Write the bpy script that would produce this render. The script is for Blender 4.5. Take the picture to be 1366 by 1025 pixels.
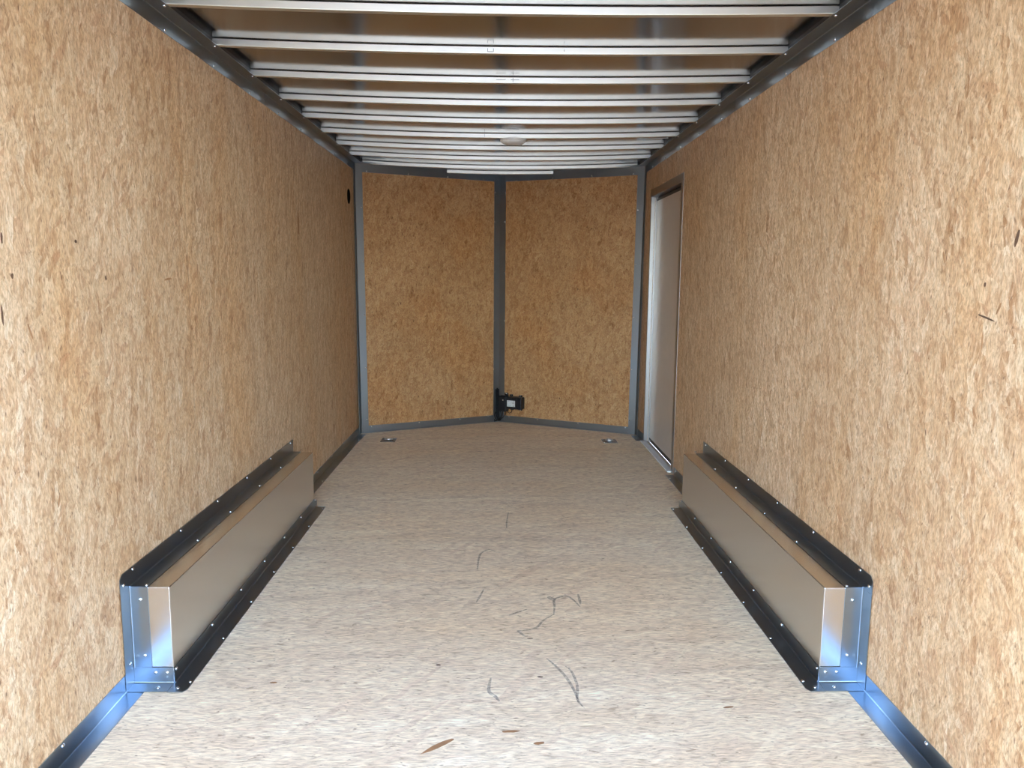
import bpy, bmesh, math, random
from mathutils import Vector, Matrix

for o in list(bpy.data.objects):
    bpy.data.objects.remove(o, do_unlink=True)
S = bpy.context.scene
C = S.collection
random.seed(7)

# ------------------------------------------------------------------ camera
HW = 1.03            # half the inside width
H = 1.92338          # underside of the ceiling trim
YR = 0.15            # rear opening
YB = 5.593           # where the V nose starts
YN = 6.10            # nose apex
cam = bpy.data.cameras.new('camera')
cam.sensor_fit = 'HORIZONTAL'
cam.sensor_width = 36.0
cam.lens = 1026.98 / 1366 * 36.0
cam.clip_start = 0.02
cam.clip_end = 400
camo = bpy.data.objects.new('camera', cam)
C.objects.link(camo)
cp, cy_, cr = -0.13731, -0.01833, -0.00841
Rw = Matrix.Rotation(cy_, 4, 'Z') @ Matrix.Rotation(cp, 4, 'X') @ Matrix.Rotation(cr, 4, 'Y')
camo.matrix_world = Matrix.Translation((-0.00735, 0, 1.14505)) @ Rw @ Matrix.Rotation(math.pi / 2, 4, 'X')
S.camera = camo

# ------------------------------------------------------------------ light
w = bpy.data.worlds.new('world')
S.world = w
w.use_nodes = True
nt = w.node_tree
sky = nt.nodes.new('ShaderNodeTexSky')
sky.sky_type = 'NISHITA'
sky.sun_disc = False
sky.sun_elevation = math.radians(52)
sky.sun_rotation = math.radians(70)
sky.altitude = 200
sky.air_density = 1.0
sky.dust_density = 1.2
bg = nt.nodes['Background']
bg.inputs['Strength'].default_value = 0.92
nt.links.new(sky.outputs[0], bg.inputs[0])
sl = bpy.data.lights.new('sun', 'SUN')
sl.energy = 2.3
sl.angle = math.radians(0.53)
sl.color = (1.0, 0.93, 0.84)
slo = bpy.data.objects.new('sun', sl)
C.objects.link(slo)
slo.rotation_euler = Vector((0.62, 0.25, 0.95)).to_track_quat('Z', 'Y').to_euler()
slo.location = (5, 0, 8)

vs = S.view_settings
S.display_settings.display_device = 'sRGB'
vs.view_transform = 'Standard'
vs.look = 'None'
vs.exposure = 2.0
vs.gamma = 1.0
vs.use_curve_mapping = False


# ------------------------------------------------------------------ materials
def new_mat(name):
    m = bpy.data.materials.new(name)
    m.use_nodes = True
    n = m.node_tree
    return m, n, n.nodes['Principled BSDF']


def nd(n, typ, **kw):
    x = n.nodes.new(typ)
    for k, v in kw.items():
        setattr(x, k, v)
    return x


def ramp(n, src, stops, interp='LINEAR'):
    r = n.nodes.new('ShaderNodeValToRGB')
    r.color_ramp.interpolation = interp
    e = r.color_ramp.elements
    while len(e) < len(stops):
        e.new(0.5)
    for i, (p, c) in enumerate(stops):
        e[i].position = p
        e[i].color = (c[0], c[1], c[2], 1) if isinstance(c, (tuple, list)) else (c, c, c, 1)
    n.links.new(src, r.inputs[0])
    return r.outputs[0]


def math_n(n, op, a, b=None, clamp=False):
    m = n.nodes.new('ShaderNodeMath')
    m.operation = op
    m.use_clamp = clamp
    for i, v in enumerate((a, b)):
        if v is None:
            continue
        if isinstance(v, (int, float)):
            m.inputs[i].default_value = v
        else:
            n.links.new(v, m.inputs[i])
    return m.outputs[0]


def mixc(n, fac, a, b, typ='MIX'):
    m = n.nodes.new('ShaderNodeMix')
    m.data_type = 'RGBA'
    m.blend_type = typ
    for i, v in ((0, fac), (6, a), (7, b)):
        if isinstance(v, (int, float)):
            m.inputs[i].default_value = v
        elif isinstance(v, tuple):
            m.inputs[i].default_value = (v[0], v[1], v[2], 1)
        else:
            n.links.new(v, m.inputs[i])
    return m.outputs[2]


def osb(name, across, along, normal, tint=(1, 1, 1), aniso=1.0, seed=0.0, panel=None, speck=1.0,
        contrast=1.0, fmul=1.0, rough=0.55, bleach=0.0, line=0.28, grain=1.0):
    """Strand board: wood strands that lie mostly along one axis, several layers deep."""
    m, n, b = new_mat(name)
    tc = nd(n, 'ShaderNodeTexCoord')
    sep = nd(n, 'ShaderNodeSeparateXYZ')
    n.links.new(tc.outputs['Object'], sep.inputs[0])
    comb = nd(n, 'ShaderNodeCombineXYZ')
    for i, ax in enumerate((across, along, normal)):
        if ax is not None and isinstance(ax, int):
            n.links.new(sep.outputs[ax], comb.inputs[i])
    comb.inputs[2].default_value = seed
    if len(n.links) and comb.inputs[2].is_linked:
        n.links.remove(comb.inputs[2].links[0])
    if across == 'diag':       # a wall that runs at an angle: measure along it
        a = math_n(n, 'MULTIPLY', sep.outputs[0], 1.1)
        n.links.new(a, comb.inputs[0])
    uv = comb.outputs[0]
    # gentle warp so that strands are not straight
    wn = nd(n, 'ShaderNodeTexNoise')
    wn.inputs['Scale'].default_value = 9
    wn.inputs['Detail'].default_value = 2
    n.links.new(uv, wn.inputs['Vector'])
    vm = nd(n, 'ShaderNodeVectorMath', operation='MULTIPLY_ADD')
    n.links.new(wn.outputs['Color'], vm.inputs[0])
    vm.inputs[1].default_value = (0.030, 0.05, 0)
    n.links.new(uv, vm.inputs[2])
    uvw = vm.outputs[0]

    def layer(rot, sx, sy, off, kind):
        mp = nd(n, 'ShaderNodeMapping')
        mp.inputs['Rotation'].default_value = (0, 0, rot)
        mp.inputs['Scale'].default_value = (1, 1, 1)
        mp.inputs['Location'].default_value = (off, off * 1.7, seed + off)
        n.links.new(uvw, mp.inputs[0])
        mp2 = nd(n, 'ShaderNodeMapping')
        mp2.inputs['Scale'].default_value = (sx, sy, 1)
        n.links.new(mp.outputs[0], mp2.inputs[0])
        if kind == 'v':
            t = nd(n, 'ShaderNodeTexVoronoi')
            t.inputs['Scale'].default_value = 1
            t.inputs['Randomness'].default_value = 1
        else:
            t = nd(n, 'ShaderNodeTexNoise')
            t.inputs['Scale'].default_value = 1
            t.inputs['Detail'].default_value = 5
            t.inputs['Roughness'].default_value = 0.65
        n.links.new(mp2.outputs[0], t.inputs['Vector'])
        return t
    st = 3.6 / aniso
    bigA = layer(0.10, 46 * fmul, 11 * fmul / aniso, 0.0, 'v')
    bigB = layer(-0.35, 38 * fmul, 11 * fmul / aniso, 3.1, 'v')
    midC = layer(0.42, 105 * fmul, 34 * fmul / aniso, 7.3, 'v')
    midD = layer(-0.20, 150 * fmul, 46 * fmul / aniso, 9.9, 'v')
    midE = layer(0.95, 60 * fmul, 17 * fmul / aniso, 11.9, 'v')
    fine = layer(0.0, 250 * fmul, 88 * fmul / aniso, 1.3, 'n')
    hair = layer(0.05, 420 * fmul, 95 * fmul / aniso, 5.1, 'n')

    def red(t):
        s = nd(n, 'ShaderNodeSeparateColor')
        n.links.new(t.outputs['Color'], s.inputs[0])
        return s
    sa, sb, sc, sd, se = red(bigA), red(bigB), red(midC), red(midD), red(midE)
    tones = [(0.0, (0.440, 0.275, 0.160)), (0.16, (0.580, 0.410, 0.265)), (0.40, (0.680, 0.515, 0.350)),
             (0.62, (0.750, 0.600, 0.430)), (0.83, (0.810, 0.690, 0.530)), (1.0, (0.850, 0.765, 0.630))]
    ca = ramp(n, sa.outputs[0], tones)
    cb = ramp(n, sb.outputs[1], [(0.0, (0.60, 0.42, 0.285)), (0.5, (0.70, 0.54, 0.38)), (1.0, (0.81, 0.695, 0.545))])
    cc = ramp(n, sc.outputs[0], tones)
    cd = ramp(n, sd.outputs[1], tones)
    c = mixc(n, ramp(n, sa.outputs[2], [(0.45, 0.0), (0.50, 1.0)]), cb, ca)
    c = mixc(n, ramp(n, sc.outputs[2], [(0.40, 0.0), (0.45, 0.62 * contrast)]), c, cc)
    c = mixc(n, ramp(n, sd.outputs[2], [(0.45, 0.0), (0.50, 0.50 * contrast)]), c, cd)
    ce = ramp(n, se.outputs[0], [(0.0, (0.56, 0.36, 0.235)), (0.5, (0.70, 0.53, 0.37)), (1.0, (0.82, 0.71, 0.54))])
    c = mixc(n, ramp(n, se.outputs[2], [(0.90, 0.0), (0.92, 0.7 * contrast)]), c, ce)
    if bleach:
        c = mixc(n, bleach, c, (0.90, 0.87, 0.82))
    # fine grain
    g = ramp(n, fine.outputs['Fac'], [(0.28, (0.38, 0.29, 0.22)), (0.42, (0.82, 0.79, 0.76)), (0.54, 1.06), (0.72, 1.34)])
    c = mixc(n, 0.75 * contrast if contrast < 1.3 else 1.0, c, g, 'MULTIPLY')
    g2 = ramp(n, hair.outputs['Fac'], [(0.30, (0.52, 0.43, 0.36)), (0.42, (0.95, 0.93, 0.91)), (0.6, 1.05), (0.75, 1.22)])
    c = mixc(n, 0.8, c, g2, 'MULTIPLY')
    # dark brown edges of strands, broken up by noise
    ed = layer(0.06, 95 * fmul, 24 * fmul / aniso, 2.2, 'v')
    ed.feature = 'DISTANCE_TO_EDGE'
    edn = layer(0.0, 30, 30, 4.4, 'n')
    e1 = ramp(n, ed.outputs['Distance'], [(0.0, 1.0), (0.045, 0.0)])
    e2 = ramp(n, edn.outputs['Fac'], [(0.52, 0.0), (0.62, 0.75)])
    c = mixc(n, math_n(n, 'MULTIPLY', e1, e2), c, (0.30, 0.19, 0.115))
    # bark specks
    sp = layer(0.15, 34, 13, 6.6, 'v')
    sps = red(sp)
    f1 = ramp(n, sp.outputs['Distance'], [(0.055, 1.0), (0.13, 0.0)])
    f2 = ramp(n, sps.outputs[0], [(0.80, 0.0), (0.82, 0.85 * speck)])
    c = mixc(n, math_n(n, 'MULTIPLY', f1, f2), c, (0.17, 0.085, 0.045))
    sp2 = layer(-0.2, 95, 40, 8.8, 'v')
    sps2 = red(sp2)
    f1 = ramp(n, sp2.outputs['Distance'], [(0.10, 1.0), (0.24, 0.0)])
    f2 = ramp(n, sps2.outputs[0], [(0.73, 0.0), (0.77, 0.80 * speck)])
    c = mixc(n, math_n(n, 'MULTIPLY', f1, f2), c, (0.20, 0.12, 0.075))
    # slow drifts of hue over the sheet
    lo = nd(n, 'ShaderNodeTexNoise')
    lo.inputs['Scale'].default_value = 1.0
    lo.inputs['Detail'].default_value = 3
    mp = nd(n, 'ShaderNodeMapping')
    mp.inputs['Scale'].default_value = (3.2, 0.8 if aniso > 0.8 else 2.5, 1)
    n.links.new(uv, mp.inputs[0])
    n.links.new(mp.outputs[0], lo.inputs['Vector'])
    lt = ramp(n, lo.outputs['Fac'], [(0.34, (1.0, 0.90, 0.78)), (0.50, (0.96, 0.945, 0.93)), (0.64, (1.06, 1.07, 1.10))])
    c = mixc(n, 0.85 if not bleach else 0.35, c, lt, 'MULTIPLY')
    if panel:
        # sheets butt together: a hair line at each joint, and each sheet a touch different
        ax, size, off = panel
        q = math_n(n, 'DIVIDE', math_n(n, 'SUBTRACT', sep.outputs[ax], off), size)
        fr = math_n(n, 'FRACT', q)
        dd = math_n(n, 'ABSOLUTE', math_n(n, 'SUBTRACT', fr, 0.5))
        ln = ramp(n, dd, [(0.4985, 0.0), (0.4992, line)])
        c = mixc(n, ln, c, (0.22, 0.15, 0.10))
        wnz = nd(n, 'ShaderNodeTexWhiteNoise', noise_dimensions='1D')
        n.links.new(math_n(n, 'FLOOR', q), wnz.inputs['W'])
        pv = ramp(n, wnz.outputs['Value'], [(0.0, (0.97, 0.95, 0.93)), (1.0, (1.03, 1.03, 1.03))])
        c = mixc(n, 1.0, c, pv, 'MULTIPLY')
    c = mixc(n, 1.0, c, tint, 'MULTIPLY')
    n.links.new(c, b.inputs['Base Color'])
    b.inputs['Roughness'].default_value = rough
    b.inputs['Specular IOR Level'].default_value = 0.35
    bmp = nd(n, 'ShaderNodeBump')
    bmp.inputs['Strength'].default_value = 0.25
    bmp.inputs['Distance'].default_value = 0.0015
    n.links.new(fine.outputs['Fac'], bmp.inputs['Height'])
    n.links.new(bmp.outputs[0], b.inputs['Normal'])
    return m


def metal(name, col, rough, var=0.06, scale=(6, 6, 6), bump=0.0, bscale=(4, 4, 4), tintvar=0.12, metallic=1.0):
    m, n, b = new_mat(name)
    tc = nd(n, 'ShaderNodeTexCoord')
    mp = nd(n, 'ShaderNodeMapping')
    mp.inputs['Scale'].default_value = scale
    n.links.new(tc.outputs['Object'], mp.inputs[0])
    t = nd(n, 'ShaderNodeTexNoise')
    t.inputs['Scale'].default_value = 1
    t.inputs['Detail'].default_value = 1
    n.links.new(mp.outputs[0], t.inputs['Vector'])
    a = 1 - tintvar
    r = ramp(n, t.outputs['Fac'], [(0.0, tuple(x * a for x in col)), (1.0, col)])
    n.links.new(r, b.inputs['Base Color'])
    r2 = ramp(n, t.outputs['Fac'], [(0.0, max(0.02, rough - var)), (1.0, rough + var)])
    n.links.new(r2, b.inputs['Roughness'])
    b.inputs['Metallic'].default_value = metallic
    if bump:
        mp2 = nd(n, 'ShaderNodeMapping')
        mp2.inputs['Scale'].default_value = bscale
        n.links.new(tc.outputs['Object'], mp2.inputs[0])
        t2 = nd(n, 'ShaderNodeTexNoise')
        t2.inputs['Scale'].default_value = 1
        t2.inputs['Detail'].default_value = 2
        n.links.new(mp2.outputs[0], t2.inputs['Vector'])
        bm = nd(n, 'ShaderNodeBump')
        bm.inputs['Strength'].default_value = 1.0
        bm.inputs['Distance'].default_value = bump
        n.links.new(t2.outputs['Fac'], bm.inputs['Height'])
        n.links.new(bm.outputs[0], b.inputs['Normal'])
    return m


def plain(name, col, rough=0.5, metallic=0.0, spec=0.5, noise=0.08):
    m, n, b = new_mat(name)
    tc = nd(n, 'ShaderNodeTexCoord')
    t = nd(n, 'ShaderNodeTexNoise')
    t.inputs['Scale'].default_value = 20
    n.links.new(tc.outputs['Object'], t.inputs['Vector'])
    r = ramp(n, t.outputs['Fac'], [(0.3, tuple(x * (1 - noise) for x in col)), (0.7, col)])
    n.links.new(r, b.inputs['Base Color'])
    b.inputs['Roughness'].default_value = rough
    b.inputs['Metallic'].default_value = metallic
    b.inputs['Specular IOR Level'].default_value = spec
    return m


M = {}
M['osb_left'] = osb('strand board left', 1, 2, None, (0.835, 0.75, 0.64), 1.0, 1.7, (1, 1.22, 0.14), rough=0.5)
M['osb_right'] = osb('strand board right', 1, 2, None, (0.885, 0.78, 0.665), 1.0, 4.2, (1, 1.22, 0.14), rough=0.5)
M['osb_floor'] = osb('strand board floor', 1, 0, None, (1.11, 1.05, 0.885), 2.5, 8.4, (1, 1.22, 0.91), rough=0.55, bleach=0.46, contrast=1.0, speck=0.7, fmul=0.8, line=0.12)
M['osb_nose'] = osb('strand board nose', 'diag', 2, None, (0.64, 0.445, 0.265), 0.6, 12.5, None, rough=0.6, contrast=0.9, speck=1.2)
M['galv'] = metal('galvanised steel', (0.33, 0.39, 0.45), 0.28, 0.008, (3, 3, 3), 0.0, tintvar=0.03)
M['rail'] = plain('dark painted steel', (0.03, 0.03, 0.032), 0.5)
M['box'] = metal('mill aluminium sheet', (0.74, 0.71, 0.67), 0.25, 0.03, (4, 3, 12), 0.0008, (3, 2.5, 16), tintvar=0.06)
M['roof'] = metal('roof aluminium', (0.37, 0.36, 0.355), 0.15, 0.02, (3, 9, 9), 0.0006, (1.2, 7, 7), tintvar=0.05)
M['bow'] = metal('bow aluminium', (0.72, 0.685, 0.575), 0.43, 0.05, (5, 60, 60), 0.0, tintvar=0.07)
M['screw'] = plain('zinc screw', (0.85, 0.86, 0.86), 0.25, 1.0)
M['jamb'] = metal('door frame aluminium', (0.38, 0.37, 0.365), 0.36, 0.04, (30, 30, 4), tintvar=0.06)
M['sill'] = plain('pale threshold', (0.88, 0.87, 0.85), 0.55, 0.0, 0.5, 0.04)
M['doorskin'] = plain('door skin', (0.56, 0.50, 0.44), 0.28, 0.0, 0.6, 0.05)
M['seal'] = plain('black rubber', (0.012, 0.012, 0.012), 0.6)
M['void'] = plain('unlit hole black', (0.004, 0.004, 0.004), 0.95, 0.0, 0.05)  # near-black colour stands in for the unlit inside of the wall hole
M['bark'] = plain('dark bark chip', (0.13, 0.065, 0.035), 0.8, noise=0.4)
M['flake'] = plain('orange brown strand', (0.42, 0.22, 0.10), 0.7, noise=0.3)
M['black'] = plain('black plastic', (0.010, 0.010, 0.012), 0.42, 0.0, 0.3)
M['label'] = plain('printed label', (0.62, 0.63, 0.62), 0.5)
M['ink'] = plain('label ink', (0.03, 0.03, 0.03), 0.6)
M['lens'] = plain('milky plastic', (0.80, 0.78, 0.72), 0.35)
M['wire'] = plain('white wire', (0.7, 0.7, 0.68), 0.4)
M['pan'] = metal('zinc pan', (0.20, 0.21, 0.21), 0.4, 0.05, (60, 60, 60))
M['ring'] = metal('bright zinc', (0.80, 0.80, 0.78), 0.3, 0.05, (60, 60, 60))
M['skin'] = plain('outer skin', (0.6, 0.6, 0.6), 0.4)
M['pencil'] = plain('pencil mark', (0.10, 0.10, 0.10), 0.7)


def ground_mat():
    m, n, b = new_mat('pale gravel yard')
    tc = nd(n, 'ShaderNodeTexCoord')
    t = nd(n, 'ShaderNodeTexNoise')
    t.inputs['Scale'].default_value = 30
    t.inputs['Detail'].default_value = 6
    n.links.new(tc.outputs['Object'], t.inputs['Vector'])
    n.links.new(ramp(n, t.outputs['Fac'], [(0.3, (0.26, 0.25, 0.235)), (0.7, (0.42, 0.40, 0.375))]), b.inputs['Base Color'])
    b.inputs['Roughness'].default_value = 0.9
    return m


M['ground'] = ground_mat()


def scuff_mat():
    m, n, b = new_mat('grey rubber scuff')
    b.inputs['Base Color'].default_value = (0.16, 0.17, 0.19, 1)
    b.inputs['Roughness'].default_value = 0.8
    tc = nd(n, 'ShaderNodeTexCoord')
    t = nd(n, 'ShaderNodeTexNoise')
    t.inputs['Scale'].default_value = 90
    t.inputs['Detail'].default_value = 4
    n.links.new(tc.outputs['Object'], t.inputs['Vector'])
    n.links.new(ramp(n, t.outputs['Fac'], [(0.30, 0.10), (0.62, 0.50)]), b.inputs['Alpha'])
    return m


M['scuff'] = scuff_mat()


# ------------------------------------------------------------------ mesh helpers
def warp(co):
    """The nose is a touch narrower at the floor and the roof rises a touch towards it."""
    t = min(1.0, max(0.0, (co.y - 2.0) / 3.6))
    q = min(1.0, max(0.0, (co.y - 5.50) / 0.08))
    f = min(1.0, max(-0.2, co.z / H))
    return Vector((co.x * (1 - 0.0165 * (1 - f) * q), co.y, co.z + 0.015 * t * f))


class MB:
    def __init__(self):
        self.bm = bmesh.new()

    def box(self, a, b, bev=0.0, cut=None):
        bm = self.bm
        x0, y0, z0 = a
        x1, y1, z1 = b
        vs_ = [bm.verts.new(p) for p in ((x0, y0, z0), (x1, y0, z0), (x1, y1, z0), (x0, y1, z0),
                                         (x0, y0, z1), (x1, y0, z1), (x1, y1, z1), (x0, y1, z1))]
        fs = [bm.faces.new([vs_[i] for i in q]) for q in ((0, 3, 2, 1), (4, 5, 6, 7), (0, 1, 5, 4), (1, 2, 6, 5), (2, 3, 7, 6), (3, 0, 4, 7))]
        if bev:
            es = list({e for f in fs for e in f.edges})
            bmesh.ops.bevel(bm, geom=es, offset=bev, segments=2, affect='EDGES', profile=0.5)
        return self

    def poly(self, pts, ext):
        """A plate: outline extruded by the vector ext."""
        bm = self.bm
        ext = Vector(ext)
        a = [bm.verts.new(Vector(p)) for p in pts]
        b = [bm.verts.new(Vector(p) + ext) for p in pts]
        bm.faces.new(a)
        bm.faces.new(list(reversed(b)))
        k = len(a)
        for i in range(k):
            bm.faces.new([a[i], b[i], b[(i + 1) % k], a[(i + 1) % k]])
        return self

    def angle(self, p0, p1, d1, d2, l1, l2, t=0.0014, n=1, bulge=None):
        """Folded sheet angle running p0..p1; leg 1 goes along d1, leg 2 along d2, small fillet inside the fold."""
        d1, d2 = Vector(d1), Vector(d2)
        r = 0.0028
        prof = [Vector((0, 0)), Vector((l1, 0)), Vector((l1, t)), Vector((t + r, t))]
        for k in (1, 2):
            an = math.pi / 2 * k / 3
            prof.append(Vector((t + r - r * math.sin(an), t + r - r * math.cos(an))))
        prof += [Vector((t, t + r)), Vector((t, l2)), Vector((0, l2))]
        bm = self.bm
        rows = []
        p0, p1 = Vector(p0), Vector(p1)
        for i in range(n + 1):
            p = p0.lerp(p1, i / n)
            o_ = bulge(p.y) if bulge else 0.0
            rows.append([bm.verts.new(p + d1 * (q.x + (o_ if q.y > l2 * .9 else 0)) + d2 * q.y) for q in prof])
        k = len(prof)
        for i in range(n):
            for j in range(k):
                bm.faces.new([rows[i][j], rows[i + 1][j], rows[i + 1][(j + 1) % k], rows[i][(j + 1) % k]])
        bm.faces.new(rows[0])
        bm.faces.new(list(reversed(rows[-1])))
        return self

    def tube(self, pts, r, seg=8):
        bm = self.bm
        pts = [Vector(p) for p in pts]
        rows = []
        for i, p in enumerate(pts):
            d = (pts[min(i + 1, len(pts) - 1)] - pts[max(i - 1, 0)]).normalized()
            u = d.orthogonal().normalized() if i == 0 else (u - d * u.dot(d)).normalized()
            v = d.cross(u)
            rows.append([bm.verts.new(p + (u * math.cos(a) + v * math.sin(a)) * r)
                         for a in [2 * math.pi * k / seg for k in range(seg)]])
        for i in range(len(rows) - 1):
            for j in range(seg):
                bm.faces.new([rows[i][j], rows[i][(j + 1) % seg], rows[i + 1][(j + 1) % seg], rows[i + 1][j]])
        bm.faces.new(list(reversed(rows[0])))
        bm.faces.new(rows[-1])
        return self

    def lathe(self, c, axis, prof, seg=32):
        """prof: list of (radius, height along axis)."""
        bm = self.bm
        c, axis = Vector(c), Vector(axis).normalized()
        u = axis.orthogonal().normalized()
        v = axis.cross(u)
        rows = []
        for r, h in prof:
            if r < 1e-6:
                rows.append([bm.verts.new(c + axis * h)])
            else:
                rows.append([bm.verts.new(c + axis * h + (u * math.cos(a) + v * math.sin(a)) * r)
                             for a in [2 * math.pi * k / seg for k in range(seg)]])
        for a, b in zip(rows, rows[1:]):
            for j in range(seg):
                q = [a[j % len(a)], a[(j + 1) % len(a)], b[(j + 1) % len(b)], b[j % len(b)]]
                q2 = []
                for x in q:
                    if x not in q2:
                        q2.append(x)
                if len(q2) > 2:
                    bm.faces.new(q2)
        return self

    def build(self, name, mat, parent=None, w=True, smooth=False, loc=None):
        bm = self.bm
        if w:
            for v in bm.verts:
                x_ = v.co.x
                v.co = warp(v.co)
                if w == 'z':
                    v.co.x = x_
        bmesh.ops.recalc_face_normals(bm, faces=bm.faces)
        me = bpy.data.meshes.new(name)
        if loc is not None:
            bmesh.ops.translate(bm, verts=bm.verts, vec=-Vector(loc))
        bm.to_mesh(me)
        bm.free()
        me.materials.append(M[mat])
        if smooth:
            for p in me.polygons:
                p.use_smooth = True
        o = bpy.data.objects.new(name, me)
        C.objects.link(o)
        if loc is not None:
            o.location = loc
        if parent is not None:
            o.parent = parent
            o.matrix_parent_inverse = Matrix.Identity(4)
            base, k = Vector(), parent
            while k is not None:
                base += k.location
                k = k.parent
            o.location = (Vector(loc) if loc is not None else Vector()) - base
        return o


def tag(o, label, cat=None, group=None, kind=None):
    o['label'] = label
    if cat:
        o['category'] = cat
    if group:
        o['group'] = group
    if kind:
        o['kind'] = kind
    return o


def empty(name, loc):
    o = bpy.data.objects.new(name, None)
    C.objects.link(o)
    o.location = loc
    o.empty_display_size = 0.1
    return o


# one screw mesh, shared by every screw
def screw_mesh():
    m = MB()
    m.lathe((0, 0, 0), (0, 0, 1), [(0, -0.0005), (0.0052, -0.0005), (0.0052, 0.0007), (0.0046, 0.0016), (0.0030, 0.0027), (0.0, 0.0031)], 12)
    # drive slot, cut as a small raised cross
    bm = m.bm
    bmesh.ops.recalc_face_normals(bm, faces=bm.faces)
    me = bpy.data.meshes.new('screw')
    bm.to_mesh(me)
    bm.free()
    me.materials.append(M['screw'])
    for p in me.polygons:
        p.use_smooth = True
    return me


SCREW = screw_mesh()


def screw(parent, p, n):
    o = bpy.data.objects.new('screw', SCREW)
    C.objects.link(o)
    q = Vector(n).to_track_quat('Z', 'Y')
    pw = warp(Vector(p)) + Vector(n) * 0.0002
    base, k = Vector(), parent
    while k is not None:
        base += k.location
        k = k.parent
    o.parent = parent
    o.matrix_parent_inverse = Matrix.Identity(4)
    o.location = pw - base
    o.rotation_euler = q.to_euler()
    return o


# ------------------------------------------------------------------ setting
LEG = 0.051
T = 0.0014
RT = H + 0.0272      # roof sheet height


def sag(x, y):
    s = (0.0125 + 0.015 * min(1.0, max(0.0, (y - 2.0) / 3.6))) * (1 - min(1.0, (x / 1.0) ** 2))
    if y > 5.5:
        s += 0.006 * min(1.0, (y - 5.5) / 0.4) * (1 - min(1, abs(x) / 1.0))
    return s


# ground outside the open rear
g = MB()
g.box((-60, -80, -0.75), (60, 80, -0.55))
tag(g.build('ground', 'ground', w=False), 'pale gravel yard outside the open rear of the trailer', 'ground', kind='structure')

# floor, with the two recesses left solid (the pans are shallow and sit on it)
f = MB()
f.poly([(-1.07, YR, 0), (1.07, YR, 0), (1.07, YB, 0), (0, YN + .06, 0), (-1.07, YB, 0)], (0, 0, -0.03))
floor = f.build('floor', 'osb_floor', w=False)
tag(floor, 'pale strand board floor with grey scuff marks between the two wheel boxes', 'floor', kind='structure')

# scuffs on the floor: curved rubber marks
SC = [  # centre-line points on the floor (x, y), width
    ([(0.189, 2.508), (0.196, 2.575), (0.201, 2.632), (0.245, 2.66), (0.270, 2.62), (0.285, 2.57)], 0.010),
    ([(0.289, 2.680), (0.290, 2.62), (0.288, 2.59)], 0.010),
    ([(0.178, 2.655), (0.200, 2.625)], 0.020),
    ([(0.189, 2.508), (0.150, 2.46), (0.123, 2.405), (0.080, 2.385), (0.060, 2.384)], 0.009),
    ([(0.060, 2.384), (0.086, 2.341)], 0.009),
    ([(0.145, 2.20), (0.171, 2.148), (0.195, 2.085), (0.212, 2.01), (0.216, 1.95)], 0.009),
    ([(0.198, 2.15), (0.213, 2.122), (0.222, 2.042), (0.216, 1.97), (0.230, 1.925)], 0.008),
    ([(-0.023, 2.084), (-0.028, 2.015), (-0.010, 1.985), (0.001, 1.961)], 0.011),
    ([(-0.084, 2.918), (-0.083, 3.02), (-0.073, 3.102), (-0.04, 3.14), (-0.012, 3.112)], 0.009),
    ([(0.047, 3.665), (0.037, 3.50), (0.037, 3.425)], 0.007),
    ([(-0.056, 2.72), (-0.07, 2.65), (-0.080, 2.606)], 0.008),
    ([(0.10, 2.55), (0.06, 2.52), (0.035, 2.50)], 0.008),
]
for pts, wd in SC:
    # catmull the centre line
    P = [Vector((a, b, 0)) for a, b in pts]
    Q = []
    for i in range(len(P) - 1):
        p0, p1, p2, p3 = P[max(i - 1, 0)], P[i], P[i + 1], P[min(i + 2, len(P) - 1)]
        for k in range(6):
            t = k / 6
            Q.append(0.5 * ((2 * p1) + (-p0 + p2) * t + (2 * p0 - 5 * p1 + 4 * p2 - p3) * t * t + (-p0 + 3 * p1 - 3 * p2 + p3) * t ** 3))
    Q.append(P[-1])
    m = MB()
    rows = []
    for i, p in enumerate(Q):
        d = (Q[min(i + 1, len(Q) - 1)] - Q[max(i - 1, 0)]).normalized()
        s = Vector((-d.y, d.x, 0))
        ww = wd * 0.5 * (0.35 + 0.65 * math.sin(math.pi * (i + .5) / len(Q)))
        rows.append((m.bm.verts.new(p + s * ww + Vector((0, 0, 0.0006))), m.bm.verts.new(p - s * ww + Vector((0, 0, 0.0006)))))
    for a, b in zip(rows, rows[1:]):
        m.bm.faces.new([a[0], a[1], b[1], b[0]])
    so = m.build('scuff_mark', 'scuff', floor, w=False)
    so['label'] = 'grey curved rubber scuff'

# side walls
def wall_plate(name, side, outline, mat, label):
    m = MB()
    pts = [(side * HW, y, z) for y, z in outline]
    m.poly(pts, (side * 0.035, 0, 0))
    bmesh.ops.triangulate(m.bm, faces=[f_ for f_ in m.bm.faces if len(f_.verts) > 4])
    bmesh.ops.subdivide_edges(m.bm, edges=[e for e in m.bm.edges if e.calc_length() > 1.0], cuts=6)
    o = m.build(name, mat, w='z')
    return tag(o, label, 'wall', kind='structure')


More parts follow.
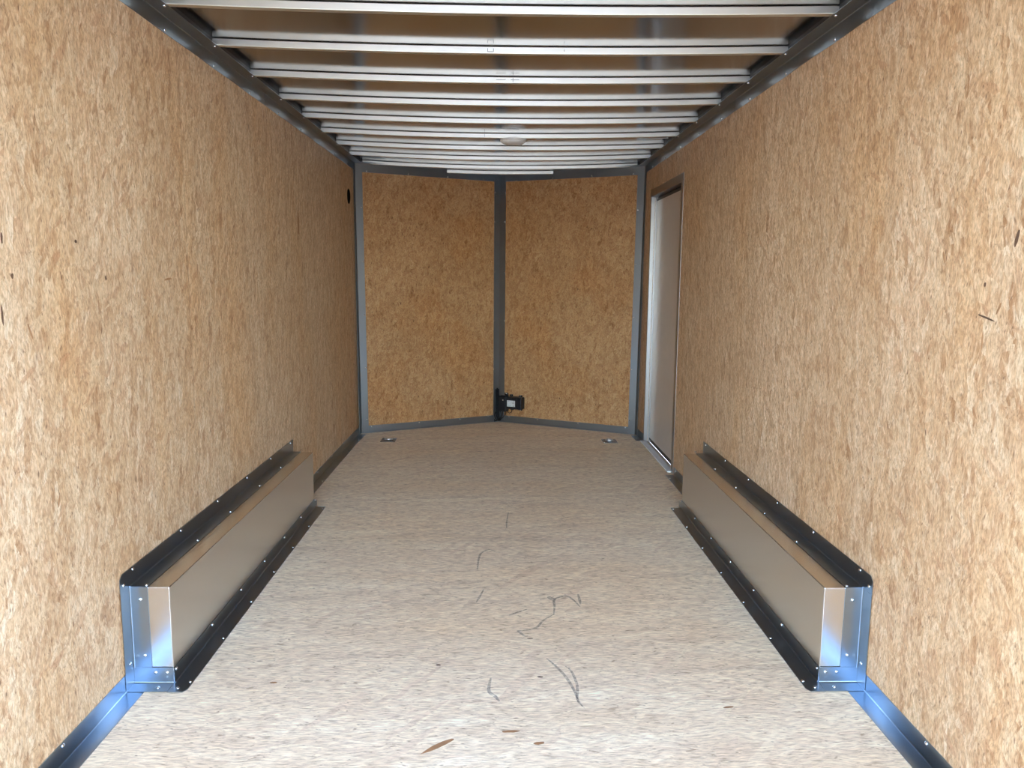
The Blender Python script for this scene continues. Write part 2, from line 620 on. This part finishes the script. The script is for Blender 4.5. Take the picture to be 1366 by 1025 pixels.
ZT = H + 0.0012
ZN = RT + 0.012
wl = wall_plate('wall_left', -1, [(YR, 0), (2.0, 0), (YB, 0), (YB, ZT), (2.0, ZT), (YR, ZT)], 'osb_left',
                'left side wall of pale strand board with a black hole near the nose')
DY0, DY1, DZ = 4.475, 5.335, 1.685      # door opening
m = MB()
for (ya, yb, za, zb) in ((YR, 2.0, 0, ZT), (2.0, DY0, 0, ZT), (DY0, DY1, DZ, ZT), (DY1, YB, 0, ZT)):
    ny = max(1, int((yb - ya) / 0.4))
    for i in range(ny):
        a, b = ya + (yb - ya) * i / ny, ya + (yb - ya) * (i + 1) / ny
        m.box((HW, a, za), (HW + 0.035, b, zb))
bmesh.ops.remove_doubles(m.bm, verts=m.bm.verts, dist=1e-5)
wr = tag(m.build('wall_right', 'osb_right', w='z'), 'right side wall of pale strand board with the door opening', 'wall', kind='structure')

# nose walls
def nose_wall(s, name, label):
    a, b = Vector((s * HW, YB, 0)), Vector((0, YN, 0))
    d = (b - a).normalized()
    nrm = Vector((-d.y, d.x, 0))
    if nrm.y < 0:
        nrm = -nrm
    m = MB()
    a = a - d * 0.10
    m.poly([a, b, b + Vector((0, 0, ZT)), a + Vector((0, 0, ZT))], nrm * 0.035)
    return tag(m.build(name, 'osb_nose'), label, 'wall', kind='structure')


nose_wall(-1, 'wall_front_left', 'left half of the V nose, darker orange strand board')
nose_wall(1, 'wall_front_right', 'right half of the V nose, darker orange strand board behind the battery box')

# bark chips and stray strands pressed into the boards
def chip(parent, side, y, z, ln, wd, ang, mat, label):
    m = MB()
    pts = []
    for k in range(10):
        a = 2 * math.pi * k / 10
        u, v = math.cos(a) * ln / 2 * random.uniform(.85, 1.1), math.sin(a) * wd / 2 * random.uniform(.75, 1.2)
        r_, q_ = u * math.cos(ang) - v * math.sin(ang), u * math.sin(ang) + v * math.cos(ang)
        pts.append((side * (HW - .0001), y + r_, z + q_) if side else (y + r_, z + q_, .0001))
    m.poly(pts, (-side * .0004, 0, 0) if side else (0, 0, .0004))
    m.build('bark_chip', mat, parent)['label'] = label


HP = math.pi / 2
for y, z, ln, wd, ang, mt in ((1.627, 1.217, .026, .007, HP, 'bark'), (1.609, 1.059, .042, .007, HP + .05, 'bark'), (1.908, 1.223, .010, .008, 0, 'bark'),
                              (4.018, 1.403, .13, .030, HP, 'flake'), (2.421, 1.131, .055, .007, .1, 'flake'), (1.652, 1.14, .012, .008, HP, 'bark'), (2.041, 1.135, .014, .008, HP, 'bark'),
                              (1.70, 1.02, .04, .006, HP + .4, 'flake'), (1.76, 0.62, .03, .006, HP - .3, 'flake')):
    chip(wl, -1, y, z, ln, wd, ang, mt, 'dark brown bark chip' if mt == 'bark' else 'orange brown wood strand')
for y, z, ln, wd, ang, mt in ((1.549, 1.232, .040, .009, HP + .30, 'bark'), (1.625, 1.069, .060, .0045, .20, 'bark'), (1.638, 1.139, .010, .008, HP, 'bark'),
                              (1.63, 1.02, .045, .005, HP, 'flake'), (1.585, 1.09, .030, .006, HP + .5, 'flake'), (1.80, 1.20, .030, .006, HP - .3, 'flake')):
    chip(wr, 1, y, z, ln, wd, ang, mt, 'dark brown bark chip' if mt == 'bark' else 'orange brown wood strand')
for x, y, ln, wd, ang, mt in ((-0.147, 1.761, .10, .016, .68, 'flake'), (0.03, 1.82, .05, .010, .1, 'flake'), (0.10, 1.77, .03, .012, .2, 'flake'),
                              (0.10, 2.33, .02, .007, 0, 'bark'), (0.12, 2.09, .018, .007, -.2, 'bark'), (-0.18, 2.16, .018, .007, -.2, 'bark'),
                              (-0.64, 2.06, .024, .010, 0, 'flake'), (0.62, 1.93, .03, .008, .2, 'flake')):
    chip(floor, 0, x, y, ln, wd, ang, mt, 'dark brown bark chip' if mt == 'bark' else 'orange brown wood strand')

# roof sheet
m = MB()
nx, ys = 20, [YR, 1.2, 1.9, 2.6, 3.3, 4.0, 4.7, 5.3, 5.6, 5.75, 5.9, 6.05, 6.2]
rows = []
for y in ys:
    rows.append([m.bm.verts.new((-1.05 + 2.1 * i / nx, y, RT - sag(-1.05 + 2.1 * i / nx, y))) for i in range(nx + 1)])
top = []
for y in ys:
    top.append([m.bm.verts.new((-1.05 + 2.1 * i / nx, y, RT + 0.01)) for i in range(nx + 1)])
for R_ in (rows, top):
    for a, b in zip(R_, R_[1:]):
        for i in range(nx):
            m.bm.faces.new([a[i], a[i + 1], b[i + 1], b[i]])
for k in (0, -1):
    for i in range(nx):
        m.bm.faces.new([rows[k][i], rows[k][i + 1], top[k][i + 1], top[k][i]])
for i0 in (0, nx):
    for k in range(len(ys) - 1):
        m.bm.faces.new([rows[k][i0], rows[k + 1][i0], top[k + 1][i0], top[k][i0]])
tag(m.build('ceiling', 'roof', smooth=False), 'shiny bare aluminium roof sheet above the roof bows', 'ceiling', kind='structure')

# ------------------------------------------------------------------ trim angles
BOWY = [2.388 + 0.4064 * i for i in range(-4, 9)]


def cove(side, y0, y1, name, label):
    m = MB()
    t = MB()
    t.angle((side * HW, y0, H + T), (side * HW, y1, H + T), (-side, 0, 0), (0, 0, -1), LEG, LEG + T, n=max(8, int((y1 - y0) / 0.05)),
            bulge=lambda y: 0.0004 + 0.0034 * (math.sin(math.pi * (y - BOWY[0] - 0.10) / 0.4064) ** 2) * (0.65 + 0.35 * math.sin(y * 5.1 + side)))
    o = tag(t.build(name, 'galv'), label, 'ceiling trim', kind='structure')
    for by in BOWY:
        if y0 + .02 < by < y1 - .02:
            screw(o, (side * (HW - 0.040), by + 0.012, H), (0, 0, -1))
            if by + 0.15 < y1:
                screw(o, (side * (HW - T - .0004), by + 0.10, H - 0.042), (-side, 0, 0))
    return o


cove(-1, YR, 3.50, 'trim_1', 'long grey steel angle along the top of the left wall, nearer half')
cove(-1, 3.503, YB - .004, 'trim_2', 'long grey steel angle along the top of the left wall, far half')
cove(1, YR, 3.50, 'trim_3', 'long grey steel angle along the top of the right wall, nearer half')
cove(1, 3.503, YB - .004, 'trim_4', 'long grey steel angle along the top of the right wall, far half')

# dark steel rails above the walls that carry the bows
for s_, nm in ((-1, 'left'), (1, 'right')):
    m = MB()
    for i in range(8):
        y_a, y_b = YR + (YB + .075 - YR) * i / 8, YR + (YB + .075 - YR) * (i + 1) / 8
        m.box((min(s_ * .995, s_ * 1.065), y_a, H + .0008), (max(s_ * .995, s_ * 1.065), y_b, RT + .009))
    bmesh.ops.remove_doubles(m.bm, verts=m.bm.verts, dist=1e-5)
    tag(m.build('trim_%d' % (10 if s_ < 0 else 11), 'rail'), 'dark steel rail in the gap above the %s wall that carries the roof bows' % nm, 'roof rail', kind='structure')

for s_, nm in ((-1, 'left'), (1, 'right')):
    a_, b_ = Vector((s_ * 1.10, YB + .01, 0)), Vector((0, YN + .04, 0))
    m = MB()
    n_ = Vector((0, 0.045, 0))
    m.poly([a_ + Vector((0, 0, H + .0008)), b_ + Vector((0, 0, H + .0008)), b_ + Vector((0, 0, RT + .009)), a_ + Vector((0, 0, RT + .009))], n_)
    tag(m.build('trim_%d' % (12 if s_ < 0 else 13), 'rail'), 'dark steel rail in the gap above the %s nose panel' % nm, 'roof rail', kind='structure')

# nose trims
def nose_frame(s):
    a, b = Vector((s * HW, YB, 0)), Vector((0, YN, 0))
    d = (b - a).normalized()
    nin = Vector((-d.y, d.x, 0))
    if nin.y > 0:
        nin = -nin
    return a, b, d, nin


n0 = 4
for s, sd in ((-1, 'left'), (1, 'right')):
    a, b, d, nin = nose_frame(s)
    L_ = (b - a).length
    # top
    n0 += 1
    t = MB()
    t.angle(a + Vector((0, 0, H + T)) + nin * .0002, b + Vector((0, 0, H + T)) + nin * .0002, nin, (0, 0, -1), LEG, LEG + .012)
    o = tag(t.build('trim_%d' % n0, 'galv'), 'grey steel angle along the top of the %s nose panel' % sd, 'ceiling trim', kind='structure')
    for k in (0.08, 0.35, 0.62, 0.88):
        screw(o, a + d * (L_ * k) + nin * (T + .0003) + Vector((0, 0, H - 0.052)), nin)
    # base
    t = MB()
    t.angle(a + nin * .0002, b + nin * .0002, nin, (0, 0, 1), 0.018, LEG)
    o = tag(t.build('baseboard_front_%s' % sd, 'galv'), 'grey steel angle along the foot of the %s nose panel' % sd, 'floor trim', kind='structure')
    for k in (0.07, 0.40, 0.70, 0.92):
        screw(o, a + d * (L_ * k) + nin * (T + .0003) + Vector((0, 0, 0.043)), nin)
    # corner post: one leg on the nose panel, one on the side wall
    n0 += 1
    t = MB()
    p = a + nin * 0.0018 + Vector((-s * 0.0016, 0, 0))
    t.angle(p + Vector((0, 0, 0.0)), p + Vector((0, 0, H - .002)), d, (0, -1, 0), LEG + .004, 0.048, n=6)
    o = tag(t.build('trim_%d' % n0, 'galv'), 'grey steel corner post where the %s wall meets the nose' % sd, 'corner post', kind='structure')
    for k in (0.10, 0.48, 0.86, 1.24, 1.62):
        screw(o, a + d * 0.046 + nin * 0.0034 + Vector((0, 0, k)), nin)
# centre post
n0 += 1
t = MB()
for s in (-1, 1):
    a, b, d, nin = nose_frame(s)
    q = b + nin * 0.002
    t.poly([q, q - d * LEG, q - d * LEG + Vector((0, 0, H)), q + Vector((0, 0, H))], nin * T)
cpost = tag(t.build('trim_%d' % n0, 'galv'), 'grey folded steel post at the point of the nose', 'corner post', kind='structure')
for s in (-1, 1):
    a, b, d, nin = nose_frame(s)
    for k in (0.42, 0.80, 1.18, 1.56, 1.78):
        screw(cpost, b - d * 0.046 + nin * 0.0034 + Vector((0, 0, k)), nin)

# wheel box size
Y0, Y1 = 2.057, 3.726
BW, BH = 0.113, 0.285
BL = 0.0465          # height of the leg against the box side


def baseboard(side, y0, y1, name, label, ks, wall_from=None):
    t = MB()
    t.angle((side * HW, y0, 0), (side * HW, y1, 0), (-side, 0, 0), (0, 0, 1), LEG - .002, LEG, n=6)
    o = tag(t.build(name, 'galv'), label, 'floor trim', kind='structure')
    for yy in ks:
        screw(o, (side * (HW - T), yy, 0.042), (-side, 0, 0))
        screw(o, (side * (HW - 0.041), yy - 0.05, T), (0, 0, 1))
    return o


for s, sd in ((-1, 'left'), (1, 'right')):
    baseboard(s, YR, Y0 - .004, 'baseboard_%s' % sd, 'bluish steel angle at the foot of the %s wall, in front of the wheel box' % sd,
              (0.80, 1.25, 1.70))
baseboard(-1, Y1 + .002, YB - .05, 'baseboard_left_far', 'grey steel angle at the foot of the left wall beyond the wheel box', (3.9, 4.28, 4.66, 5.04, 5.4))
# right wall beyond the box: stops at the door, floor leg runs a little further than the wall leg
t = MB()
t.angle((HW, Y1 + .002, 0), (HW, 4.40, 0), (-1, 0, 0), (0, 0, 1), LEG - .002, LEG, n=3)
o = tag(t.build('baseboard_right_far', 'galv'), 'short grey steel angle between the right wheel box and the door', 'floor trim', kind='structure')
for yy in (3.95, 4.34):
    screw(o, (HW - T, yy, 0.042), (-1, 0, 0))
    screw(o, (HW - 0.041, yy - .02, T), (0, 0, 1))
t = MB()
t.angle((HW, 5.365, 0), (HW, YB - .05, 0), (-1, 0, 0), (0, 0, 1), LEG - .002, LEG)
o = tag(t.build('baseboard_right_corner', 'galv'), 'stub of grey steel angle between the door and the right corner post', 'floor trim', kind='structure')
screw(o, (HW - 0.041, 5.42, T), (0, 0, 1))


# ------------------------------------------------------------------ wheel boxes
def wheel_box(s, label):
    root = empty('wheel_box', (s * (HW - BW / 2), (Y0 + Y1) / 2, 0))
    tag(root, label, 'wheel box', 'metal wheel boxes')
    xi = s * (HW - BW)          # inner face
    xw = s * (HW - 0.002)
    m = MB()
    m.box((min(xi, xw), Y0, 0.0), (max(xi, xw), Y1, BH), 0.0022)
    body = m.build('box_cover', 'box', root)
    # sheet seam on the top: a folded lip set in from the wall leg
    # wall leg + top leg
    e = 0.0006
    m = MB()
    c = 0.012
    xa = xw
    m.poly([(xa, Y0 - LEG, BH + .001), (xa, Y0 - LEG, BH + LEG - c), (xa, Y0 - LEG + c * 1.2, BH + LEG), (xa, Y1 + LEG, BH + LEG),
            (xa, Y1 + LEG, BH - 0.0)], (-s * T, 0, 0))
    m.poly([(xa, Y0 - 0.0005, BH + e), (xa, Y1 - .0, BH + e), (xw - s * LEG, Y1, BH + e), (xw - s * LEG, Y0 - .0005, BH + e)], (0, 0, T))
    # rounded fold between the legs
    m.tube([(xw - s * (T + .001), Y0, BH + e + T + .0005), (xw - s * (T + .001), Y1, BH + e + T + .0005)], 0.0014, 8)
    wf = m.build('top_flange', 'galv', root)
    # side floor flange
    m = MB()
    xf = xi - s * LEG
    m.poly([(xi, Y0 - LEG, .0016), (xf + s * c * .8, Y0 - LEG, .0016), (xf, Y0 - LEG + c * 1.3, .0016), (xf, Y1 + LEG * .35, .0016), (xi, Y1 + LEG * .35, .0016)], (0, 0, T))
    m.poly([(xi - s * e, Y0 - .0005, .001), (xi - s * e, Y0 - .0005, BL), (xi - s * e, Y1, BL), (xi - s * e, Y1 + .045, 0.030), (xi - s * e, Y1 + .045, .001)], (-s * T, 0, 0))
    m.tube([(xi - s * (T + .0012), Y0, .0036), (xi - s * (T + .0012), Y1 + .015, .0036)], 0.0022, 8)
    ff = m.build('floor_flange', 'galv', root)
    # front: wall/front corner angle and front/floor angle
    m = MB()
    m.angle((xw - s * .0004, Y0 - .0006, 0.0), (xw - s * .0004, Y0 - .0006, BH + .001), (0, -1, 0), (-s, 0, 0), LEG - .001, LEG, T)
    cf = m.build('corner_flange', 'galv', root)
    m = MB()
    m.angle((xw, Y0 - .0022, 0.0024), (xi + s * .0, Y0 - .0022, 0.0024), (0, -1, 0), (0, 0, 1), LEG - .003, BL, T)
    nf = m.build('front_flange', 'galv', root)
    # far end of the box, out of sight from the rear: the same corner angle
    m = MB()
    m.angle((xw - s * .0004, Y1 + .0006, 0.06), (xw - s * .0004, Y1 + .0006, BH - .002), (0, 1, 0), (-s, 0, 0), LEG - .001, LEG, T)
    m.build('corner_flange', 'galv', root)
    N = 6
    for k in range(N):
        y = Y0 + .03 + (Y1 - Y0 - .02) * k / (N - 1)
        screw(wf, (xw - s * T, y - 0.005, BH + 0.043), (-s, 0, 0))
        screw(wf, (xw - s * 0.044, y + 0.02 * (k % 2) - (0.02 if k == 0 else 0.0) , BH + e + T), (0, 0, 1))
    screw(wf, (xw - s * T, Y0 - 0.032, BH + 0.018), (-s, 0, 0))
    N = 7
    for k in range(N):
        y = Y0 + .012 + (Y1 - Y0) * k / (N - 1)
        screw(ff, (xi - s * (e + T), y, BL - .008), (-s, 0, 0))
        screw(ff, (xf + s * 0.008, y - 0.02 + (0.012 if k == 0 else 0), .0016 + T), (0, 0, 1))
    screw(ff, (xi - s * 0.022, Y0 - 0.030, .0016 + T), (0, 0, 1))
    screw(cf, (xw - s * 0.030, Y0 - .0022, BH - 0.035), (0, -1, 0))
    screw(cf, (xw - s * 0.034, Y0 - .0022, 0.085), (0, -1, 0))
    screw(cf, (xw - s * (T + .0004), Y0 - 0.022, 0.070), (-s, 0, 0))
    for dx in (0.062, 0.094):
        screw(nf, (xw - s * dx, Y0 - .0038, 0.035), (0, -1, 0))
    screw(nf, (xw - s * 0.078, Y0 - 0.030, 0.004), (0, 0, 1))
    return root


wheel_box(-1, 'long low sheet metal wheel box along the foot of the left wall')
wheel_box(1, 'long low sheet metal wheel box along the foot of the right wall')

# ------------------------------------------------------------------ roof bows
LAB = ['roof bow nearest the open rear, cut by the top edge of the picture',
       'second roof bow from the rear, with a small bracket-shaped mark at its middle',
       'third roof bow from the rear, with dark pencil strokes at its middle',
       'fourth roof bow from the rear, plain bare aluminium',
       'fifth roof bow from the rear, just before the dome light',
       'sixth roof bow from the rear, carrying the round dome light',
       'seventh roof bow from the rear, just beyond the dome light',
       'eighth roof bow from the rear, third from the nose',
       'ninth roof bow from the rear, last one that spans wall to wall',
       'short roof bow at the point of the nose, shorter than all the others']


def roof_bow(y, half, label, drop=0.0):
    zb = H + 0.0018
    h, d, r = 0.0235, 0.0254, 0.0020
    prof = [(0, r), (r * .3, r * .3), (r, 0), (d - r, 0), (d - r * .3, r * .3), (d, r), (d, h - r), (d - r, h), (r, h), (0, h - r)]
    m = MB()
    n = 24
    rows = []
    for i in range(n + 1):
        x = -half + 2 * half * i / n
        z = zb - sag(x, y) - drop
        rows.append([m.bm.verts.new((x, y + a, z + b)) for a, b in prof])
    k = len(prof)
    for i in range(n):
        for j in range(k):
            m.bm.faces.new([rows[i][j], rows[i + 1][j], rows[i + 1][(j + 1) % k], rows[i][(j + 1) % k]])
    m.bm.faces.new(rows[0])
    m.bm.faces.new(list(reversed(rows[-1])))
    o = m.build('roof_bow', 'bow', None, loc=(0, y, zb))
    return tag(o, label, 'roof bow', 'bare aluminium roof bows')


bows = []
for i in range(9):
    bows.append(roof_bow(2.388 + 0.4064 * i, 0.994 if i < 8 else 0.978, LAB[i]))
bows.append(roof_bow(5.885, 0.395, LAB[9]))
# rows behind the top edge of the picture
for i, l in ((-1, 'roof bow above the viewer, one spacing behind the nearest one in view'),
             (-2, 'roof bow above the viewer, two spacings behind the nearest one in view'),
             (-3, 'roof bow above the viewer, three spacings behind the nearest one in view')):
    roof_bow(2.388 + 0.4064 * i, 0.994, l)


def mark(bow, y, strokes):
    """pencil strokes on the rear face of a bow: (x0, z0, x1, z1) relative to the bow's bottom centre"""
    for x0, z0, x1, z1 in strokes:
        zc = H + 0.0018 - sag(x0, y)
        m = MB()
        d = Vector((x1 - x0, 0, z1 - z0))
        s_ = Vector((-d.z, 0, d.x)).normalized() * 0.0009
        a, b = Vector((x0, y - .0001, zc + z0)), Vector((x1, y - .0001, zc + z1))
        m.poly([a - s_, b - s_, b + s_, a + s_], (0, -0.0002, 0))
        m.build('pencil_mark', 'pencil', bow)


y2, y3 = BOWY[5], BOWY[6]
mark(bows[1], y2, [(-.050, .006, -.050, .017), (-.050, .006, -.030, .006), (-.030, .006, -.030, .017)])
mark(bows[1], y2, [(0.215, .009, 0.215, .015)])
mark(bows[2], y3, [(-.022, .013, .016, .013), (.045, .005, .045, .021), (.036, .013, .070, .013)])
mark(bows[5], BOWY[9], [(-.09, .006, -.09, .02)])

# ------------------------------------------------------------------ dome light
dl = empty('dome_light', (0.070, 4.475, H - 0.012))
tag(dl, 'round unlit dome light with a milky lens, screwed under the sixth roof bow', 'ceiling light')
zc = H - sag(.07, 4.45) + .0015
c = (0.070, 4.475, zc + 0.0)
MB().lathe(c, (0, 0, -1), [(0, -.002), (0.074, -.002), (0.074, 0.007), (0.070, 0.009), (0, 0.009)], 40).build('base_plate', 'lens', dl, smooth=False)
MB().lathe(c, (0, 0, -1), [(0.066, 0.009), (0.064, 0.016), (0.055, 0.0215), (0.035, 0.0245), (0, 0.0255)], 40).build('lens', 'lens', dl, smooth=True)


def cable(pts, r, n=8):
    P = [Vector(p) for p in pts]
    Q = []
    for i in range(len(P) - 1):
        p0, p1, p2, p3 = P[max(i - 1, 0)], P[i], P[i + 1], P[min(i + 2, len(P) - 1)]
        for k in range(n):
            t = k / n
            Q.append(0.5 * ((2 * p1) + (-p0 + p2) * t + (2 * p0 - 5 * p1 + 4 * p2 - p3) * t * t + (-p0 + 3 * p1 - 3 * p2 + p3) * t ** 3))
    Q.append(P[-1])
    return Q


zr = RT - .011
wz = MB()
wz.tube(cable([(0.13, 4.49, zr), (0.165, 4.52, zr - .008), (0.20, 4.55, zr - .018), (0.245, 4.55, zr - .016), (0.27, 4.56, zr - .006), (0.33, 4.57, zr - .001)], 0.002), 0.0022, 6)
tag(wz.build('light_cable', 'wire'), 'thin loose cable looping beside the round dome light', 'cable')
wz = MB()
zr2 = RT - .004
wz.tube(cable([(0.70, 4.58, zr2), (0.76, 4.56, zr2 - .008), (0.82, 4.55, zr2 - .016), (0.88, 4.57, zr2 - .010), (0.97, 4.60, zr2 - .002)], 0.002), 0.0022, 6)
tag(wz.build('light_cable', 'wire'), 'thin loose cable under the roof sheet near the right wall', 'cable')

# ------------------------------------------------------------------ round hole in the left wall: a shallow disc, its dark depth painted on
hv = empty('round_vent', (-HW, 5.375, 1.678))
tag(hv, 'small round black vent high on the left wall beside the corner post', 'vent')
hc = (-HW, 5.372, 1.672)
MB().lathe(hc, (1, 0, 0), [(0.0, 0.0006), (0.040, 0.0006), (0.042, 0.003), (0.047, 0.0035), (0.050, 0.002), (0.050, 0.0)], 36).build('rim', 'void', hv, smooth=False)
m = MB()
for k in range(4):
    z = hc[2] - 0.024 + k * 0.016
    hh = math.sqrt(0.041 ** 2 - (z - hc[2]) ** 2)
    m.box((-HW + .0005, hc[1] - hh, z - .0012), (-HW + .0025, hc[1] + hh, z + .0012))
m.build('grille', 'void', hv)

# ------------------------------------------------------------------ side door
door = empty('door_1', (HW, (DY0 + DY1) / 2, 0))
tag(door, 'narrow beige side door in a bare metal frame in the right wall near the nose', 'door', kind='structure')
DX = 0.046
m = MB()   # face flange of the frame on the wall
m.box((HW - .0025, DY0 - .055, 0), (HW, DY0, DZ + .046), .0006)
m.box((HW - .0025, DY0 + .0002, DZ), (HW, DY1 - .0002, DZ + .046), .0006)
m.box((HW - .0025, DY1, 0), (HW, DY1 + .022, DZ + .046), .0006)
# reveal
m.box((HW, DY1 - .001, 0), (HW + .022, DY1 + .003, DZ))
m.box((HW + .024, DY1 - .012, 0), (HW + DX, DY1 + .003, DZ))
m.box((HW, DY0 - .003, 0), (HW + DX, DY0 + .001, DZ))
m.box((HW, DY0, DZ - .002), (HW + DX, DY1, DZ + .003))
m.build('door_frame', 'jamb', door)
m = MB()
m.box((HW + DX - .004, DY0 + .0, 0.0), (HW + DX + .03, DY1 + .0, DZ), 0)
m.build('seal', 'seal', door)
m = MB()
m.box((HW + DX - .012, DY0 + .004, 0.028), (HW + DX - .002, DY1 - .016, DZ - .022), 0.003)
dp = m.build('door_panel', 'doorskin', door)
m = MB()   # perimeter extrusion of the leaf
for a, b in (((HW + DX - .014, DY0 + .004, .020), (HW + DX - .006, DY1 - .016, .034)), ((HW + DX - .014, DY0 + .004, DZ - .030), (HW + DX - .006, DY1 - .016, DZ - .014))):
    m.box(a, b, .001)
m.build('edge_rail', 'rail', dp)
m = MB()
m.box((HW - .025, DY0 - .01, 0.0003), (HW + .016, DY1 + .01, 0.0075), 0.002)
m.build('sill', 'sill', door)

# ------------------------------------------------------------------ recessed tie-down rings
def tie_down(cx, cy, label, flip):
    r = empty('tie_down_ring', (cx, cy, 0))
    tag(r, label, 'tie-down ring', 'recessed tie-down rings in the floor')
    m = MB()
    w_, l_ = 0.051, 0.062
    # pan lip with a dished middle
    for a, b in (((-w_, -l_), (w_, -l_ + .010)), ((-w_, l_ - .010), (w_, l_)), ((-w_, -l_), (-w_ + .010, l_)), ((w_ - .010, -l_), (w_, l_))):
        m.box((cx + a[0], cy + a[1], .0002), (cx + b[0], cy + b[1], .0028))
    m.box((cx - w_ + .009, cy - l_ + .009, .0002), (cx + w_ - .009, cy + l_ - .009, .0010))
    m.build('pan', 'pan', r)
    m = MB()
    R_ = 0.026
    pts = [(cx + R_ * math.cos(a), cy + .006 - flip * R_ * 1.15 * math.sin(a), .006 + .004 * math.sin(a)) for a in [math.pi * k / 14 for k in range(15)]]
    m.tube(pts, .0042, 8)
    m.tube([pts[0], pts[-1]], .0042, 8)
    m.build('ring', 'ring', r, smooth=True)
    m = MB()
    m.box((cx - .014, cy + .000, .001), (cx + .014, cy + .014, .0125), .003)
    m.build('clamp', 'ring', r)
    for sx in (-1, 1):
        for sy in (-1, 1):
            screw(r, (cx + sx * .0445, cy + sy * .055, .0028), (0, 0, 1))
    return r


tie_down(-0.778, 5.347, 'recessed tie-down ring in the far left corner of the floor', 1)
tie_down(0.786, 5.342, 'recessed tie-down ring in the far right corner of the floor', -1)

# ------------------------------------------------------------------ breakaway battery box and junction box on the nose
a, b, d, nin = nose_frame(1)
d = -d              # from the apex outwards along the right nose panel


def P(u, v, z):     # u along the wall from the apex, v out of the wall
    return b + d * u + nin * v + Vector((0, 0, z))


def block(mb, u0, u1, v0, v1, z0, z1, bev=.003):
    m2 = bmesh.new()
    tmp = MB()
    tmp.bm.free()
    tmp.bm = m2
    tmp.box((u0, v0, z0), (u1, v1, z1), bev)
    vm_ = {v: mb.bm.verts.new(P(v.co.x, v.co.y, v.co.z)) for v in m2.verts}
    for f_ in m2.faces:
        mb.bm.faces.new([vm_[v] for v in f_.verts])
    m2.free()


jb = empty('junction_box', P(0.055, 0, 0.15))
tag(jb, 'upright black box next to the nose post, left of the labelled battery case', 'junction box')
m = MB()
block(m, 0.026, 0.092, 0.004, 0.060, 0.090, 0.214, .004)
m.build('body', 'black', jb)
m = MB()
block(m, 0.030, 0.088, 0.060, 0.065, 0.096, 0.208, .002)
m.build('cover', 'black', jb)
m = MB()
block(m, 0.056, 0.086, 0.003, 0.010, 0.206, 0.236, .003)
m.build('mounting_tab', 'black', jb)
screw(jb, P(0.071, 0.010, 0.228), nin)
screw(jb, P(0.068, 0.065, 0.185), nin)

bb = empty('battery_case', P(0.16, 0, 0.17))
tag(bb, 'small black battery case with a pale printed label low on the right nose panel', 'battery case')
m = MB()
block(m, 0.100, 0.232, 0.004, 0.072, 0.118, 0.212, .006)
m.build('body', 'black', bb)
m = MB()
block(m, 0.104, 0.198, 0.072, 0.080, 0.124, 0.206, .003)
m.build('lid', 'black', bb)
for (u, z0, z1) in ((0.115, .205, .226), (0.196, .205, .224), (0.122, .102, .122), (0.196, .102, .122)):
    m = MB()
    block(m, u - .012, u + .016, 0.003, 0.014, z0, z1, .003)
    m.build('mounting_tab', 'black', bb)
    screw(bb, P(u + .002, 0.014, (z1 - .006) if z0 > .15 else (z0 + .007)), nin)
m = MB()
block(m, 0.112, 0.182, 0.0795, 0.0808, 0.140, 0.188, 0)
lb = m.build('label', 'label', bb)
lb['label'] = 'pale grey printed label'
m = MB()   # printed lines and marks (the square code is left out)
for (u0, u1, z0, z1) in ((.118, .132, .182, .1845), (.146, .154, .176, .1775), (.166, .178, .1825, .1845), (.158, .176, .172, .1733), (.158, .174, .168, .1693),
                         (.158, .177, .164, .1653), (.118, .146, .147, .1485), (.162, .176, .1445, .1475)):
    block(m, u0, u1, 0.0806, 0.0811, z0, z1, 0)
m.build('print', 'ink', lb)

# cables
cb = MB()
cb.tube(cable([P(0.060, .05, .092), P(0.058, .055, .060), P(0.035, .06, .030), P(0.0, .06, .014), P(-.012, .055, .020)], .004), .0042, 8)
tag(cb.build('battery_cable', 'black'), 'thick black cable curling from the upright box down to the nose post', 'cable')
cb = MB()
cb.tube(cable([P(0.080, .04, .092), P(0.085, .055, .065), P(0.060, .07, .038), P(0.02, .075, .020), P(-.005, .07, .010)], .004), .0036, 8)
tag(cb.build('battery_cable', 'black'), 'outer black cable sweeping under the upright box', 'cable')
cb = MB()
cb.tube(cable([P(0.112, .05, .118), P(0.108, .06, .098), P(0.124, .065, .086), P(0.142, .06, .094), P(0.140, .05, .118)], .003), .0026, 8)
tag(cb.build('battery_cable', 'black'), 'small black cable loop hanging below the labelled battery case', 'cable')
a2, b2, d2, nin2 = nose_frame(-1)
d2 = -d2


def P2(u, v, z):
    return b2 + d2 * u + nin2 * v + Vector((0, 0, z))


cb = MB()
for du, top_ in ((.010, .262), (.020, .270), (.030, .262)):
    cb.tube(cable([P2(du, .010, top_), P2(du, .012, .18), P2(du - .002, .013, .10), P2(du - .006, .014, .045), P2(0.004, .016, .012)], .004), .0062, 8)
tag(cb.build('cable_bundle', 'black'), 'black taped cable bundle running up the left face of the nose post', 'cable bundle')
cb = MB()
cb.tube(cable([P2(.036, .022, .085), P2(.052, .03, .055), P2(.040, .035, .025), P2(.012, .035, .012), P2(-.010, .035, .030), P2(-.004, .03, .075), P2(.014, .028, .098), P2(.036, .022, .085)], .004), .0030, 8)
tag(cb.build('cable_loop', 'black'), 'thin black cable loop coiled at the foot of the nose post', 'cable')
